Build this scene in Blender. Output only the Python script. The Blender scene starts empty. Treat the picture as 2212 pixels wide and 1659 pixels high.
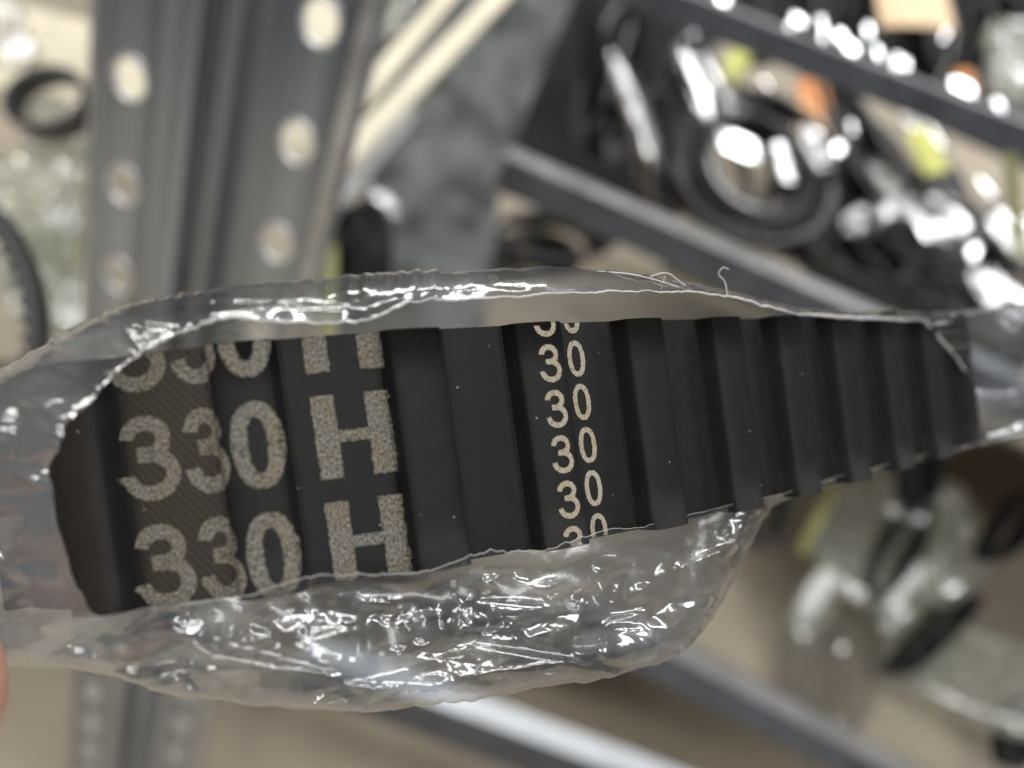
import bpy, bmesh, math, random
import numpy as np
from mathutils import Vector, Matrix

random.seed(7)
rng = np.random.default_rng(7)

# ------------------------------------------------------------------ camera
F_PX, CX, CY = 1788.0, 1106.0, 829.5          # phone lens, in a 2212 x 1659 frame
PITCH, ROLL = math.radians(37.0), math.radians(24.8)
CAM = Vector((0.0, 0.0, 1.35))
R0 = Vector((1, 0, 0))
FW = Vector((0, math.cos(PITCH), -math.sin(PITCH)))
U0 = Vector((0, math.sin(PITCH), math.cos(PITCH)))
RT = R0 * math.cos(ROLL) + U0 * math.sin(ROLL)
UP = -R0 * math.sin(ROLL) + U0 * math.cos(ROLL)

scene = bpy.context.scene
col = scene.collection
cd = bpy.data.cameras.new("camera")
cam = bpy.data.objects.new("camera", cd)
col.objects.link(cam)
cam.matrix_world = Matrix(((RT.x, UP.x, -FW.x, CAM.x), (RT.y, UP.y, -FW.y, CAM.y),
                           (RT.z, UP.z, -FW.z, CAM.z), (0, 0, 0, 1)))
cd.sensor_width = 36.0
cd.lens = 36.0 * F_PX / 2212.0
cd.clip_start = 0.004
cd.clip_end = 60.0
cd.dof.use_dof = True
cd.dof.focus_distance = 0.0785
cd.dof.aperture_fstop = cd.lens / 2.25
cd.dof.aperture_blades = 0
scene.camera = cam

# ------------------------------------------------------------------ light
w = bpy.data.worlds.new("World")
scene.world = w
w.use_nodes = True
w.node_tree.nodes["Background"].inputs[0].default_value = (0.80, 0.84, 0.90, 1)
w.node_tree.nodes["Background"].inputs[1].default_value = 0.10

def tube_lamp(x, y, z, energy, rz=0.0, colr=(1.0, 0.96, 0.88), sx=1.3, sy=0.32):
    ld = bpy.data.lights.new("ceiling_or_fill_tube", 'AREA')
    ld.shape = 'RECTANGLE'
    ld.size, ld.size_y = sx, sy
    ld.energy = energy
    ld.color = colr
    o = bpy.data.objects.new("ceiling_or_fill_tube", ld)
    o.location = CAM + Vector((x, y, z))
    o.rotation_euler = (0, 0, rz)
    col.objects.link(o)
for (lx, ly, e, c) in ((-0.7, -0.55, 20, (1.0, .98, .94)), (0.95, -0.35, 20, (.98, .99, 1.0)),
                       (-0.5, 1.15, 24, (1.0, .98, .94)), (1.1, 1.35, 30, (.97, .98, 1.0)),
                       (-0.4, 2.9, 26, (.98, .99, 1.0)), (1.6, 3.0, 40, (.95, .98, 1.0)), (-0.6, -1.9, 40, (1.0, .98, .95)), (1.0, -1.8, 42, (.98, .99, 1.0))):  # last two, behind the camera, are added fills for the dark low shelf
    tube_lamp(lx, ly, 1.55, e, 0.12, c)

scene.view_settings.view_transform = 'Standard'
scene.view_settings.look = 'None'
scene.view_settings.gamma = 1.0
scene.view_settings.exposure = 0.0
scene.view_settings.use_curve_mapping = False
scene.cycles.transparent_max_bounces = 32
scene.cycles.max_bounces = 10
scene.cycles.glossy_bounces = 5
scene.cycles.sample_clamp_indirect = 4.0
scene.cycles.caustics_reflective = False
scene.cycles.caustics_refractive = False

# ------------------------------------------------------------------ helpers
def P(x, y, z):
    """frame position (2212 x 1659) and distance in metres -> place in the room"""
    return CAM + (RT * ((x - CX) / F_PX) + UP * ((CY - y) / F_PX) + FW) * z

def new_obj(name, me, mat=None, parent=None):
    o = bpy.data.objects.new(name, me)
    col.objects.link(o)
    if mat is not None:
        me.materials.clear()
        me.materials.append(mat)
    if parent is not None:
        o.parent = parent
        o.matrix_parent_inverse = Matrix.Translation(-parent.location) if parent.type == 'EMPTY' else Matrix.Identity(4)
    return o

def tag(o, label, cat, group=None, kind=None):
    o["label"] = label
    o["category"] = cat
    if group:
        o["group"] = group
    if kind:
        o["kind"] = kind
    return o

def thing(name, label, cat, loc, group=None):
    o = bpy.data.objects.new(name, None)
    o.empty_display_size = 0.01
    o.location = loc
    col.objects.link(o)
    return tag(o, label, cat, group)

def mesh(name, verts, faces, smooth=True, uv=None):
    me = bpy.data.meshes.new(name)
    me.from_pydata([tuple(v) for v in verts], [], faces)
    if smooth:
        me.polygons.foreach_set("use_smooth", [True] * len(me.polygons))
    if uv is not None:
        l = me.uv_layers.new(name="UVMap")
        idx = np.empty(len(me.loops), dtype=np.int32)
        me.loops.foreach_get("vertex_index", idx)
        l.data.foreach_set("uv", np.asarray(uv, dtype=np.float32)[idx].ravel())
    me.update()
    return me

def grid_faces(n, m, closed_n=False, closed_m=False):
    out = []
    for i in range(n if closed_n else n - 1):
        i2 = (i + 1) % n
        for j in range(m if closed_m else m - 1):
            j2 = (j + 1) % m
            out.append((i * m + j, i2 * m + j, i2 * m + j2, i * m + j2))
    return out

def box_mesh(name, a, b, side, depthv, s_w, s_d, bevel=0.0):
    """bar from a to b, s_w wide along side, s_d thick along depthv"""
    s = side.normalized() * s_w * 0.5
    d = depthv.normalized() * s_d * 0.5
    vs = [a - s - d, a + s - d, a + s + d, a - s + d, b - s - d, b + s - d, b + s + d, b - s + d]
    fs = [(0, 3, 2, 1), (4, 5, 6, 7), (0, 1, 5, 4), (1, 2, 6, 5), (2, 3, 7, 6), (3, 0, 4, 7)]
    me = mesh(name, vs, fs, smooth=False)
    bm = bmesh.new()
    bm.from_mesh(me)
    bmesh.ops.recalc_face_normals(bm, faces=bm.faces)
    if bevel > 0:
        bmesh.ops.bevel(bm, geom=bm.edges[:], offset=bevel, segments=2, affect='EDGES', profile=0.6)
    bm.to_mesh(me)
    bm.free()
    return me

def spline(keys, xs):
    """smooth (monotone-ish Catmull-Rom) interpolation of y(x)"""
    k = np.array(keys, dtype=float)
    x, y = k[:, 0], k[:, 1]
    m = np.gradient(y, x)
    xs = np.clip(xs, x[0], x[-1])
    i = np.clip(np.searchsorted(x, xs) - 1, 0, len(x) - 2)
    h = x[i + 1] - x[i]
    t = (xs - x[i]) / h
    return ((2*t**3 - 3*t**2 + 1) * y[i] + (t**3 - 2*t**2 + t) * h * m[i]
            + (-2*t**3 + 3*t**2) * y[i + 1] + (t**3 - t**2) * h * m[i + 1])

# ------------------------------------------------------------------ materials
def mat_base(name):
    m = bpy.data.materials.new(name)
    m.use_nodes = True
    nt = m.node_tree
    return m, nt, nt.nodes, nt.links, nt.nodes["Principled BSDF"]

def simple(name, c, rough=0.5, metal=0.0, var=0.25, scale=40.0, bump=0.0, bscale=400.0, spec=0.5, coat=0.0, stretch=None):
    m, nt, N, L, bs = mat_base(name)
    tc = N.new("ShaderNodeTexCoord")
    nz = N.new("ShaderNodeTexNoise")
    nz.inputs["Scale"].default_value = scale
    nz.inputs["Detail"].default_value = 6
    if stretch:
        sp = N.new("ShaderNodeMapping")
        sp.inputs["Scale"].default_value = stretch
        L.new(tc.outputs["Object"], sp.inputs["Vector"])
        L.new(sp.outputs[0], nz.inputs["Vector"])
    else:
        L.new(tc.outputs["Object"], nz.inputs["Vector"])
    rp = N.new("ShaderNodeValToRGB")
    rp.color_ramp.elements[0].position = 0.3
    rp.color_ramp.elements[1].position = 0.7
    rp.color_ramp.elements[0].color = (*[v * (1 - var) for v in c], 1)
    rp.color_ramp.elements[1].color = (*[min(1, v * (1 + var)) for v in c], 1)
    L.new(nz.outputs["Fac"], rp.inputs["Fac"])
    L.new(rp.outputs["Color"], bs.inputs["Base Color"])
    bs.inputs["Roughness"].default_value = rough
    bs.inputs["Metallic"].default_value = metal
    bs.inputs["Specular IOR Level"].default_value = spec
    bs.inputs["Coat Weight"].default_value = coat
    bs.inputs["Coat Roughness"].default_value = 0.08
    if bump > 0:
        n2 = N.new("ShaderNodeTexNoise")
        n2.inputs["Scale"].default_value = bscale
        n2.inputs["Detail"].default_value = 4
        L.new(tc.outputs["Object"], n2.inputs["Vector"])
        bp = N.new("ShaderNodeBump")
        bp.inputs["Strength"].default_value = bump
        bp.inputs["Distance"].default_value = 0.0005
        L.new(n2.outputs["Fac"], bp.inputs["Height"])
        L.new(bp.outputs["Normal"], bs.inputs["Normal"])
    return m

def film_mat(name, tint=(0.93, 0.93, 0.92), haze=0.06, rough=0.06, bump=0.35, bscale=350.0, gain=2.2, hazecol=(.8, .8, .78), soft=.30, softmix=.0):
    m = bpy.data.materials.new(name)
    m.use_nodes = True
    nt = m.node_tree
    N, L = nt.nodes, nt.links
    for n in list(N):
        if n.type == 'BSDF_PRINCIPLED':
            N.remove(n)
    out = [n for n in N if n.type == 'OUTPUT_MATERIAL'][0]
    tc = N.new("ShaderNodeTexCoord")
    nz = N.new("ShaderNodeTexNoise")
    nz.inputs["Scale"].default_value = bscale
    nz.inputs["Detail"].default_value = 3
    nz.inputs["Distortion"].default_value = 1.2
    L.new(tc.outputs["Object"], nz.inputs["Vector"])
    bp = N.new("ShaderNodeBump")
    bp.inputs["Strength"].default_value = bump
    bp.inputs["Distance"].default_value = 0.0008
    L.new(nz.outputs["Fac"], bp.inputs["Height"])
    tr = N.new("ShaderNodeBsdfTransparent")
    tr.inputs["Color"].default_value = (*tint, 1)
    df = N.new("ShaderNodeBsdfDiffuse")
    df.inputs["Color"].default_value = (*hazecol, 1)
    tl = N.new("ShaderNodeBsdfTranslucent")
    tl.inputs["Color"].default_value = (*hazecol, 1)
    dm = N.new("ShaderNodeMixShader")
    L.new(df.outputs[0], dm.inputs[1])
    L.new(tl.outputs[0], dm.inputs[2])
    mh = N.new("ShaderNodeMixShader")
    # scuffed, slightly cloudy film
    n3 = N.new("ShaderNodeTexNoise")
    n3.inputs["Scale"].default_value = 90.0
    n3.inputs["Detail"].default_value = 8
    L.new(tc.outputs["Object"], n3.inputs["Vector"])
    mr = N.new("ShaderNodeMapRange")
    mr.inputs["From Min"].default_value = 0.35
    mr.inputs["From Max"].default_value = 0.75
    mr.inputs["To Min"].default_value = haze * 0.5
    mr.inputs["To Max"].default_value = haze * 1.8
    L.new(n3.outputs["Fac"], mr.inputs["Value"])
    ba = N.new("ShaderNodeAttribute")
    ba.attribute_name = "bunch"
    bs_ = N.new("ShaderNodeMath")
    bs_.operation = 'MULTIPLY_ADD'
    bs_.use_clamp = True
    bs_.inputs[1].default_value = .20
    L.new(ba.outputs["Fac"], bs_.inputs[0])
    L.new(mr.outputs[0], bs_.inputs[2])
    L.new(bs_.outputs[0], mh.inputs[0])
    L.new(tr.outputs[0], mh.inputs[1])
    L.new(dm.outputs[0], mh.inputs[2])
    gl = N.new("ShaderNodeBsdfGlossy")
    gl.inputs["Roughness"].default_value = rough
    gl.inputs["Color"].default_value = (1, 1, 1, 1)
    L.new(bp.outputs["Normal"], gl.inputs["Normal"])
    fr = N.new("ShaderNodeLayerWeight")
    fr.inputs["Blend"].default_value = 0.5
    L.new(bp.outputs["Normal"], fr.inputs["Normal"])
    pw = N.new("ShaderNodeMath")
    pw.operation = 'POWER'
    pw.inputs[1].default_value = 4.0
    L.new(fr.outputs["Facing"], pw.inputs[0])
    mu = N.new("ShaderNodeMath")
    mu.operation = 'MULTIPLY_ADD'
    mu.use_clamp = True
    mu.inputs[1].default_value = 0.85
    mu.inputs[2].default_value = 0.04 * gain
    L.new(pw.outputs[0], mu.inputs[0])
    g2 = N.new("ShaderNodeBsdfGlossy")
    g2.inputs["Roughness"].default_value = soft
    L.new(bp.outputs["Normal"], g2.inputs["Normal"])
    gm = N.new("ShaderNodeMixShader")
    gm.inputs[0].default_value = softmix
    L.new(gl.outputs[0], gm.inputs[1])
    L.new(g2.outputs[0], gm.inputs[2])
    mx = N.new("ShaderNodeMixShader")
    L.new(mu.outputs[0], mx.inputs[0])
    L.new(mh.outputs[0], mx.inputs[1])
    L.new(gm.outputs[0], mx.inputs[2])
    L.new(mx.outputs[0], out.inputs["Surface"])
    return m

def fabric_mat(name, c1, c2, brown):
    """nylon-faced rubber: fine twill, warm light off the hand painted brown between the first teeth (vertex attribute 'wear')"""
    m, nt, N, L, bs = mat_base(name)
    uv = N.new("ShaderNodeUVMap")
    uv.uv_map = "UVMap"
    mp = N.new("ShaderNodeMapping")
    mp.inputs["Rotation"].default_value = (0, 0, math.radians(38))
    L.new(uv.outputs[0], mp.inputs["Vector"])
    wv = N.new("ShaderNodeTexWave")
    wv.inputs["Scale"].default_value = 0.55
    wv.inputs["Distortion"].default_value = 1.6
    wv.inputs["Detail"].default_value = 3
    wv.inputs["Detail Scale"].default_value = 2.5
    L.new(mp.outputs[0], wv.inputs["Vector"])
    nz = N.new("ShaderNodeTexNoise")
    nz.inputs["Scale"].default_value = 4.5
    nz.inputs["Detail"].default_value = 6
    L.new(uv.outputs[0], nz.inputs["Vector"])
    n2 = N.new("ShaderNodeTexNoise")
    n2.inputs["Scale"].default_value = 0.55
    n2.inputs["Detail"].default_value = 5
    L.new(uv.outputs[0], n2.inputs["Vector"])
    mix = N.new("ShaderNodeMix")
    mix.data_type = 'RGBA'
    mix.inputs[6].default_value = (*c1, 1)
    mix.inputs[7].default_value = (*c2, 1)
    L.new(n2.outputs["Fac"], mix.inputs[0])
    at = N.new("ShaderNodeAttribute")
    at.attribute_name = "warm_bounce"
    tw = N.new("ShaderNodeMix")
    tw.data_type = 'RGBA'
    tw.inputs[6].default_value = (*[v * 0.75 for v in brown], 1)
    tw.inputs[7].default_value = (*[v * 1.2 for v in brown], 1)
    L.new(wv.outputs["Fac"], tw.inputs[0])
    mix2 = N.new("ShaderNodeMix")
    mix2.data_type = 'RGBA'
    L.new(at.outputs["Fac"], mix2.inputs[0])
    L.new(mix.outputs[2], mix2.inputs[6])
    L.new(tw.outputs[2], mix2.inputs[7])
    # pale lint specks
    vo = N.new("ShaderNodeTexVoronoi")
    vo.inputs["Scale"].default_value = 0.45
    L.new(uv.outputs[0], vo.inputs["Vector"])
    lt = N.new("ShaderNodeMath")
    lt.operation = 'LESS_THAN'
    lt.inputs[1].default_value = 0.04
    L.new(vo.outputs["Distance"], lt.inputs[0])
    mix3 = N.new("ShaderNodeMix")
    mix3.data_type = 'RGBA'
    mix3.inputs[7].default_value = (.22, .21, .2, 1)
    L.new(lt.outputs[0], mix3.inputs[0])
    L.new(mix2.outputs[2], mix3.inputs[6])
    L.new(mix3.outputs[2], bs.inputs["Base Color"])
    bs.inputs["Roughness"].default_value = 0.62
    bs.inputs["Specular IOR Level"].default_value = 0.17
    ad = N.new("ShaderNodeMath")
    ad.operation = 'ADD'
    L.new(nz.outputs["Fac"], ad.inputs[0])
    L.new(wv.outputs["Fac"], ad.inputs[1])
    bp = N.new("ShaderNodeBump")
    bp.inputs["Strength"].default_value = 0.13
    bp.inputs["Distance"].default_value = 0.0001
    L.new(ad.outputs[0], bp.inputs["Height"])
    L.new(bp.outputs["Normal"], bs.inputs["Normal"])
    return m

def print_mat(name, c, holes, scale):
    m, nt, N, L, bs = mat_base(name)
    uv = N.new("ShaderNodeUVMap")
    uv.uv_map = "UVMap"
    mp = N.new("ShaderNodeMapping")
    mp.inputs["Scale"].default_value = (1.3, 0.75, 1)
    L.new(uv.outputs[0], mp.inputs["Vector"])
    nz = N.new("ShaderNodeTexNoise")
    nz.inputs["Scale"].default_value = scale
    nz.inputs["Detail"].default_value = 3
    nz.inputs["Roughness"].default_value = 0.6
    L.new(mp.outputs[0], nz.inputs["Vector"])
    rp = N.new("ShaderNodeValToRGB")
    rp.color_ramp.elements[0].position = holes
    rp.color_ramp.elements[0].color = (*[v * 0.22 for v in c], 1)
    rp.color_ramp.elements[1].position = holes + 0.17
    rp.color_ramp.elements[1].color = (*c, 1)
    L.new(nz.outputs["Fac"], rp.inputs["Fac"])
    n2 = N.new("ShaderNodeTexNoise")
    n2.inputs["Scale"].default_value = 0.35
    L.new(uv.outputs[0], n2.inputs["Vector"])
    hs = N.new("ShaderNodeMix")
    hs.data_type = 'RGBA'
    hs.blend_type = 'MULTIPLY'
    hs.inputs[7].default_value = (1.0, 0.93, 0.83, 1)
    mr = N.new("ShaderNodeMapRange")
    mr.inputs["From Min"].default_value = 0.4
    mr.inputs["From Max"].default_value = 0.6
    L.new(n2.outputs["Fac"], mr.inputs["Value"])
    L.new(mr.outputs[0], hs.inputs[0])
    L.new(rp.outputs["Color"], hs.inputs[6])
    L.new(hs.outputs[2], bs.inputs["Base Color"])
    bs.inputs["Roughness"].default_value = 0.8
    bs.inputs["Specular IOR Level"].default_value = 0.2
    return m

M = dict(
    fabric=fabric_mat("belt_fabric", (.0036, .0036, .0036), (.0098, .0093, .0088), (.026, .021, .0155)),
    ink_big=print_mat("print_tan_mottled", (.185, .172, .147), 0.42, 5.0),
    ink_small=print_mat("print_tan", (.255, .228, .182), 0.30, 4.0),
    film=film_mat("clear_film", tint=(.87, .88, .89), haze=.02, rough=.06, bump=.10, bscale=420, gain=3.8, hazecol=(.74, .76, .78), soft=.26, softmix=.42),
    film_back=film_mat("clear_film_back", tint=(.74, .76, .78), haze=.03, rough=.10, bump=.10, gain=3.2, hazecol=(.72, .74, .76), soft=.34, softmix=.6),
    film_bg=film_mat("clear_bag_film", haze=.05, rough=.07, bump=.06, bscale=60.0, gain=6.0),
    film_milky=film_mat("milky_bag_film", tint=(.88, .90, .87), haze=.30, rough=.12, bump=.2, bscale=50.0, hazecol=(.75, .76, .68)),
    film_soft=film_mat("soft_film", haze=.12, rough=.36, bump=.1, bscale=50.0, gain=3.2),
    rim=simple("torn_film_edge", (.38, .375, .36), .35, var=.2, scale=900),
    steel=simple("galvanised_steel", (.48, .48, .48), .38, .75, .3, 60, .2, 300),
    steel_dark=simple("dark_grey_steel", (.27, .28, .30), .30, .7, .25, 40, .15, 300),
    steel_post=simple("steel_painted_reflection", (.29, .315, .345), .24, .75, .42, 110, .25, 500, stretch=(1, 1, .03)),  # upright streaks imitate reflections by stretched colour noise
    steel_shaded=simple("blue_grey_steel_shaded", (.085, .092, .105), .4, .4, .3, 40),  # beam faces: shade put into the steel's colour
    steel_mott=simple("dull_galvanised_sheet", (.165, .175, .172), .6, .3, .6, 45, .2, 200),
    steel_bright=simple("bright_zinc", (.66, .67, .68), .28, .6, .15, 30),
    zinc_lit=simple("lit_zinc_lip", (.80, .84, .88), .35, .15, .08, 30),  # beam lip facing the lamps: their light put into the colour
    cream=simple("cream_paint", (.66, .60, .46), .45, 0, .12, 30),
    tan=simple("kraft_board", (.40, .345, .27), .75, 0, .12, 9, .2, 120),
    tan_floor=simple("dusty_floor", (.40, .34, .26), .8, 0, .2, 5, .2, 90),
    wall=simple("dim_back_wall", (.035, .035, .04), .8, 0, .4, 6),
    black=simple("black_rubber", (.012, .012, .014), .35, 0, .4, 60, .3, 200, coat=.3),
    blackm=simple("black_rubber_matt", (.014, .014, .015), .6, 0, .4, 60),
    yellow=simple("yellow_green_label", (.50, .50, .12), .5, 0, .12, 60),
    olive=simple("olive_strip", (.28, .275, .12), .5, 0, .15, 60),
    orange=simple("orange_label", (.62, .24, .07), .5, 0, .12, 60),
    paper=simple("white_paper", (.80, .80, .78), .6, 0, .06, 60),
    peach=simple("pale_kraft_label", (.72, .52, .32), .6, 0, .1, 60),
)

# ------------------------------------------------------------------ the rack and the room behind
def place_plane(name, label, z, x0, x1, y0, y1, th, mat, kind=None):
    a = CAM + Vector(((x0 + x1) / 2, y0, z - th / 2))
    b = CAM + Vector(((x0 + x1) / 2, y1, z - th / 2))
    o = new_obj(name, box_mesh(name, a, b, Vector((1, 0, 0)), Vector((0, 0, 1)), x1 - x0, th), mat)
    if kind:
        o["kind"] = kind
    if label:
        tag(o, label, "shelf")
    return o

fl = place_plane("floor", None, -1.05, -3.0, 4.0, -1.5, 3.0, .05, M["tan_floor"], "structure")
bw = new_obj("wall_back", box_mesh("wall_back", CAM + Vector((-3, 1.62, .2)), CAM + Vector((4, 1.62, .2)),
             Vector((0, 0, 1)), Vector((0, 1, 0)), 2.5, .05), M["wall"])
bw["kind"] = "structure"
place_plane("shelf_board", "tan board shelf carrying the black belt coils behind the thin rail", -.235, .06, 2.2, .512, 1.25, .016, M["tan"])
place_plane("shelf_board", "low tan board shelf under the clear bags of belts", -.60, -1.4, 2.2, .522, 1.30, .018, M["tan"])

def beam(name, label, pa, pb, face_h, lip, mat, lipmat, tilt=0.0):
    """folded shelf-edge channel: top lip coloured as lit, upright face as shaded"""
    mid = (pa + pb) / 2
    t = thing(name, label, "beam", mid)
    ax = (pb - pa).normalized()
    upv = (Vector((0, 0, 1)) - ax * ax.z).normalized()
    back = upv.cross(ax).normalized()
    if back.y < 0:
        back = -back
    new_obj("face", box_mesh("face", pa, pb, upv, back, face_h, .003, .0008), mat, t)
    o = upv * (face_h / 2 - .0015) + back * (lip / 2 + .002)
    new_obj("top_lip", box_mesh("top_lip", pa + o, pb + o, back, upv, lip, .003, .0008), lipmat, t)
    o2 = -upv * (face_h / 2 - .0015) + back * (lip / 2 + .002)
    new_obj("bottom_lip", box_mesh("bottom_lip", pa + o2, pb + o2, back, upv, lip, .003, .0008), mat, t)
    return t

beam("shelf_rail", "thin grey steel rail in front of the shiny black coils",
     P(1300, -45, .455), P(2420, 385, .455), .017, .012, M["steel_shaded"], M["steel"])
beam("shelf_beam", "grey steel shelf beam along the edge of the coil shelf",
     P(1078, 372, .53), P(2450, 975, .53), .024, .016, M["steel_shaded"], M["steel"])
beam("shelf_beam", "wide pale steel beam beneath the crumpled clear bag",
     P(640, 1452, .74), P(1800, 1880, .74), .052, .024, M["steel_shaded"], M["zinc_lit"])
beam("shelf_beam", "narrow grey steel beam in front of the low shelf with clear bags",
     P(1250, 1345, .74), P(2300, 1900, .74), .034, .020, M["steel_shaded"], M["steel_bright"])

# slotted uprights: two folded strips with a dark gap between them, every hole a real hole
def slotted_upright(label, xa, xb, hole_x, strips, y0, pitch, z_first):
    t = thing("slotted_upright", label, "post", CAM + Vector(((xa + xb) / 2, y0, -1.05)), "slotted rack uprights")
    n_up, n_dn = 4, 14
    verts, faces = [], []
    seg = 20
    rx, rz = .0075, .0092
    for k in range(-n_up, n_dn):
        zc = z_first - k * pitch
        base = len(verts)
        half = pitch / 2
        ring = []
        for i in range(seg):
            a = 2 * math.pi * (i + .5) / seg
            ring.append((hole_x + rx * math.cos(a), y0, zc + rz * math.sin(a)))
        outer = []
        for i in range(seg):
            a = 2 * math.pi * (i + .5) / seg
            c, s = math.cos(a), math.sin(a)
            # project to the cell border
            ex = (xb - hole_x) if c > 0 else (hole_x - xa)
            kk = min(ex / abs(c) if abs(c) > 1e-6 else 9, half / abs(s) if abs(s) > 1e-6 else 9)
            outer.append((hole_x + kk * c, y0, zc + kk * s))
        # corner points make the cell exactly rectangular
        verts += ring + outer
        for i in range(seg):
            j = (i + 1) % seg
            faces.append((base + i, base + j, base + seg + j, base + seg + i))
        b2 = len(verts)
        corners = [(xb, y0, zc + half), (xa, y0, zc + half), (xa, y0, zc - half), (xb, y0, zc - half)]
        verts += corners
        for ci, (cxn, czn) in enumerate(((1, 1), (-1, 1), (-1, -1), (1, -1))):
            # the outer ring pair that straddles this corner
            for i in range(seg):
                j = (i + 1) % seg
                p, q = outer[i], outer[j]
                ponx = abs(abs(p[2] - zc) - half) > 1e-7
                qonx = abs(abs(q[2] - zc) - half) > 1e-7
                if ponx != qonx and (p[0] - hole_x) * cxn > 0 and (q[0] - hole_x) * cxn > 0 and (p[2] - zc) * czn > 0 and (q[2] - zc) * czn > 0:
                    faces.append((base + seg + i, base + seg + j, b2 + ci))
    me = mesh("perforated_face", [CAM + Vector(v) for v in verts], faces, smooth=False)
    bm = bmesh.new()
    bm.from_mesh(me)
    bmesh.ops.remove_doubles(bm, verts=bm.verts, dist=1e-6)
    bmesh.ops.recalc_face_normals(bm, faces=bm.faces)
    bm.to_mesh(me)
    bm.free()
    f = new_obj("perforated_face", me, M["steel_post"], t)
    sm = f.modifiers.new("thick", 'SOLIDIFY')
    sm.thickness = .002
    sm.offset = 0
    # raised shiny rims added round the punched holes to catch glints
    rv = []
    for i in range(24):
        an = 2 * math.pi * i / 24
        for j in range(6):
            bn = 2 * math.pi * j / 6
            q = 1.0 + .0010 * math.cos(bn) / rx
            rv.append((rx * q * math.cos(an), -.0008 + .0010 * math.sin(bn), rz * q * math.sin(an)))
    rme = mesh("hole_glint_rim", rv, grid_faces(24, 6, True, True), True)
    for k in range(-n_up, n_dn):
        ro = new_obj("hole_glint_rim", rme, M["steel_bright"], t)
        ro.location = CAM + Vector((hole_x, y0, z_first - k * pitch))
    ztop, zbot = z_first + (n_up + .5) * pitch, z_first - (n_dn - .5) * pitch
    for (nm, x0, x1, yoff, dp, mk) in strips:
        a = CAM + Vector(((x0 + x1) / 2, y0 + yoff, ztop))
        b = CAM + Vector(((x0 + x1) / 2, y0 + yoff, zbot))
        new_obj(nm, box_mesh(nm, a, b, Vector((1, 0, 0)), Vector((0, 1, 0)), x1 - x0, dp, .0012), M[mk], t)
    return t

Y0 = .300
slotted_upright("perforated dark steel upright beside the pale bags, paired with one beside cream bars", -.209, -.1755, -.194,
                (("outer_lip", -.2125, -.2095, .006, .016, "steel"), ("fold_rib", -.175, -.160, -.006, .014, "steel_post"), ("inner_lip", -.1595, -.1565, .006, .02, "steel_dark")), Y0, .0500, -.1655)
slotted_upright("perforated dark steel upright beside the cream bars, paired with one beside pale bags", -.1465, -.105, -.1215,
                (("fold_rib", -.1535, -.147, -.005, .014, "steel_post"), ("outer_lip", -.1045, -.0985, -.004, .014, "steel")), Y0 + .004, .0500, -.112)

# dull galvanised side sheet with a folded flange
t = thing("side_sheet", "dull grey mottled galvanised sheet hanging between cream bars and black straps", "sheet metal", P(960, 400, .60))
def quad_slab(nm, pts, th, mat, parent):
    nrm = (pts[1] - pts[0]).cross(pts[3] - pts[0]).normalized() * th
    vs = [p for p in pts] + [p + nrm for p in pts]
    me = mesh(nm, vs, [(0, 1, 2, 3), (7, 6, 5, 4), (0, 4, 5, 1), (1, 5, 6, 2), (2, 6, 7, 3), (3, 7, 4, 0)], smooth=False)
    bm = bmesh.new(); bm.from_mesh(me); bmesh.ops.recalc_face_normals(bm, faces=bm.faces); bm.to_mesh(me); bm.free()
    return new_obj(nm, me, mat, parent)
quad_slab("sheet", [P(905, -60, .56), P(1130, -60, .56), P(1040, 780, .62), P(690, 780, .62)], .003, M["steel_mott"], t)
quad_slab("flange", [P(1128, -60, .565), P(1262, -60, .56), P(1085, 362, .60), P(1005, 372, .61)], .004, M["steel_mott"], t)

# cream bars running back
t = thing("cream_bar", "slim cream painted bar, the lower of two beside the perforated post", "bar", P(730, 345, .40), "cream painted bars")
new_obj("web", box_mesh("web", P(705, 385, .40), P(1120, -50, .56), RT - UP * .95, FW, .0125, .008, .002), M["cream"], t)
t = thing("cream_bar", "slim cream painted bar, the upper of two beside the perforated post", "bar", P(760, 230, .42), "cream painted bars")
new_obj("web", box_mesh("web", P(745, 260, .43), P(1010, -60, .56), RT - UP * .95, FW, .011, .008, .002), M["cream"], t)
t = thing("cream_bar", "grey edged bar under the cream bars, ending at the post", "bar", P(730, 430, .44))
new_obj("web", box_mesh("web", P(690, 480, .42), P(900, 235, .52), RT - UP * .95, FW, .010, .008, .002), M["steel"], t)

# ------------------------------------------------------------------ background stock
def frame_from(nrm, updir):
    n = nrm.normalized()
    u = (updir - n * updir.dot(n)).normalized()
    return u.cross(n).normalized(), u, n         # right, up, normal

def belt_ring(name, label, c, a, b, width, th, nrm, updir, mat, toothed=False, group=None, cat="belt"):
    """a closed belt loop (a x b half axes) lying in the plane with normal nrm"""
    r, u, n = frame_from(nrm, updir)
    seg = 96 if toothed else 64
    vs = []
    for i in range(seg):
        an = 2 * math.pi * i / seg
        d = r * (a * math.cos(an)) + u * (b * math.sin(an))
        dn = d.normalized()
        ti = th * (1.7 if (toothed and i % 3 == 0) else 1.0)
        for (k, s) in ((0, -1), (0, 1), (ti, 1), (ti, -1)):
            vs.append(c + d - dn * k + n * (s * width / 2))
    me = mesh(name, vs, grid_faces(seg, 4, True, True), smooth=False)
    bm = bmesh.new(); bm.from_mesh(me); bmesh.ops.recalc_face_normals(bm, faces=bm.faces)
    bm.to_mesh(me); bm.free()
    o = new_obj(name, me, mat)
    return tag(o, label, cat, group)

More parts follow.
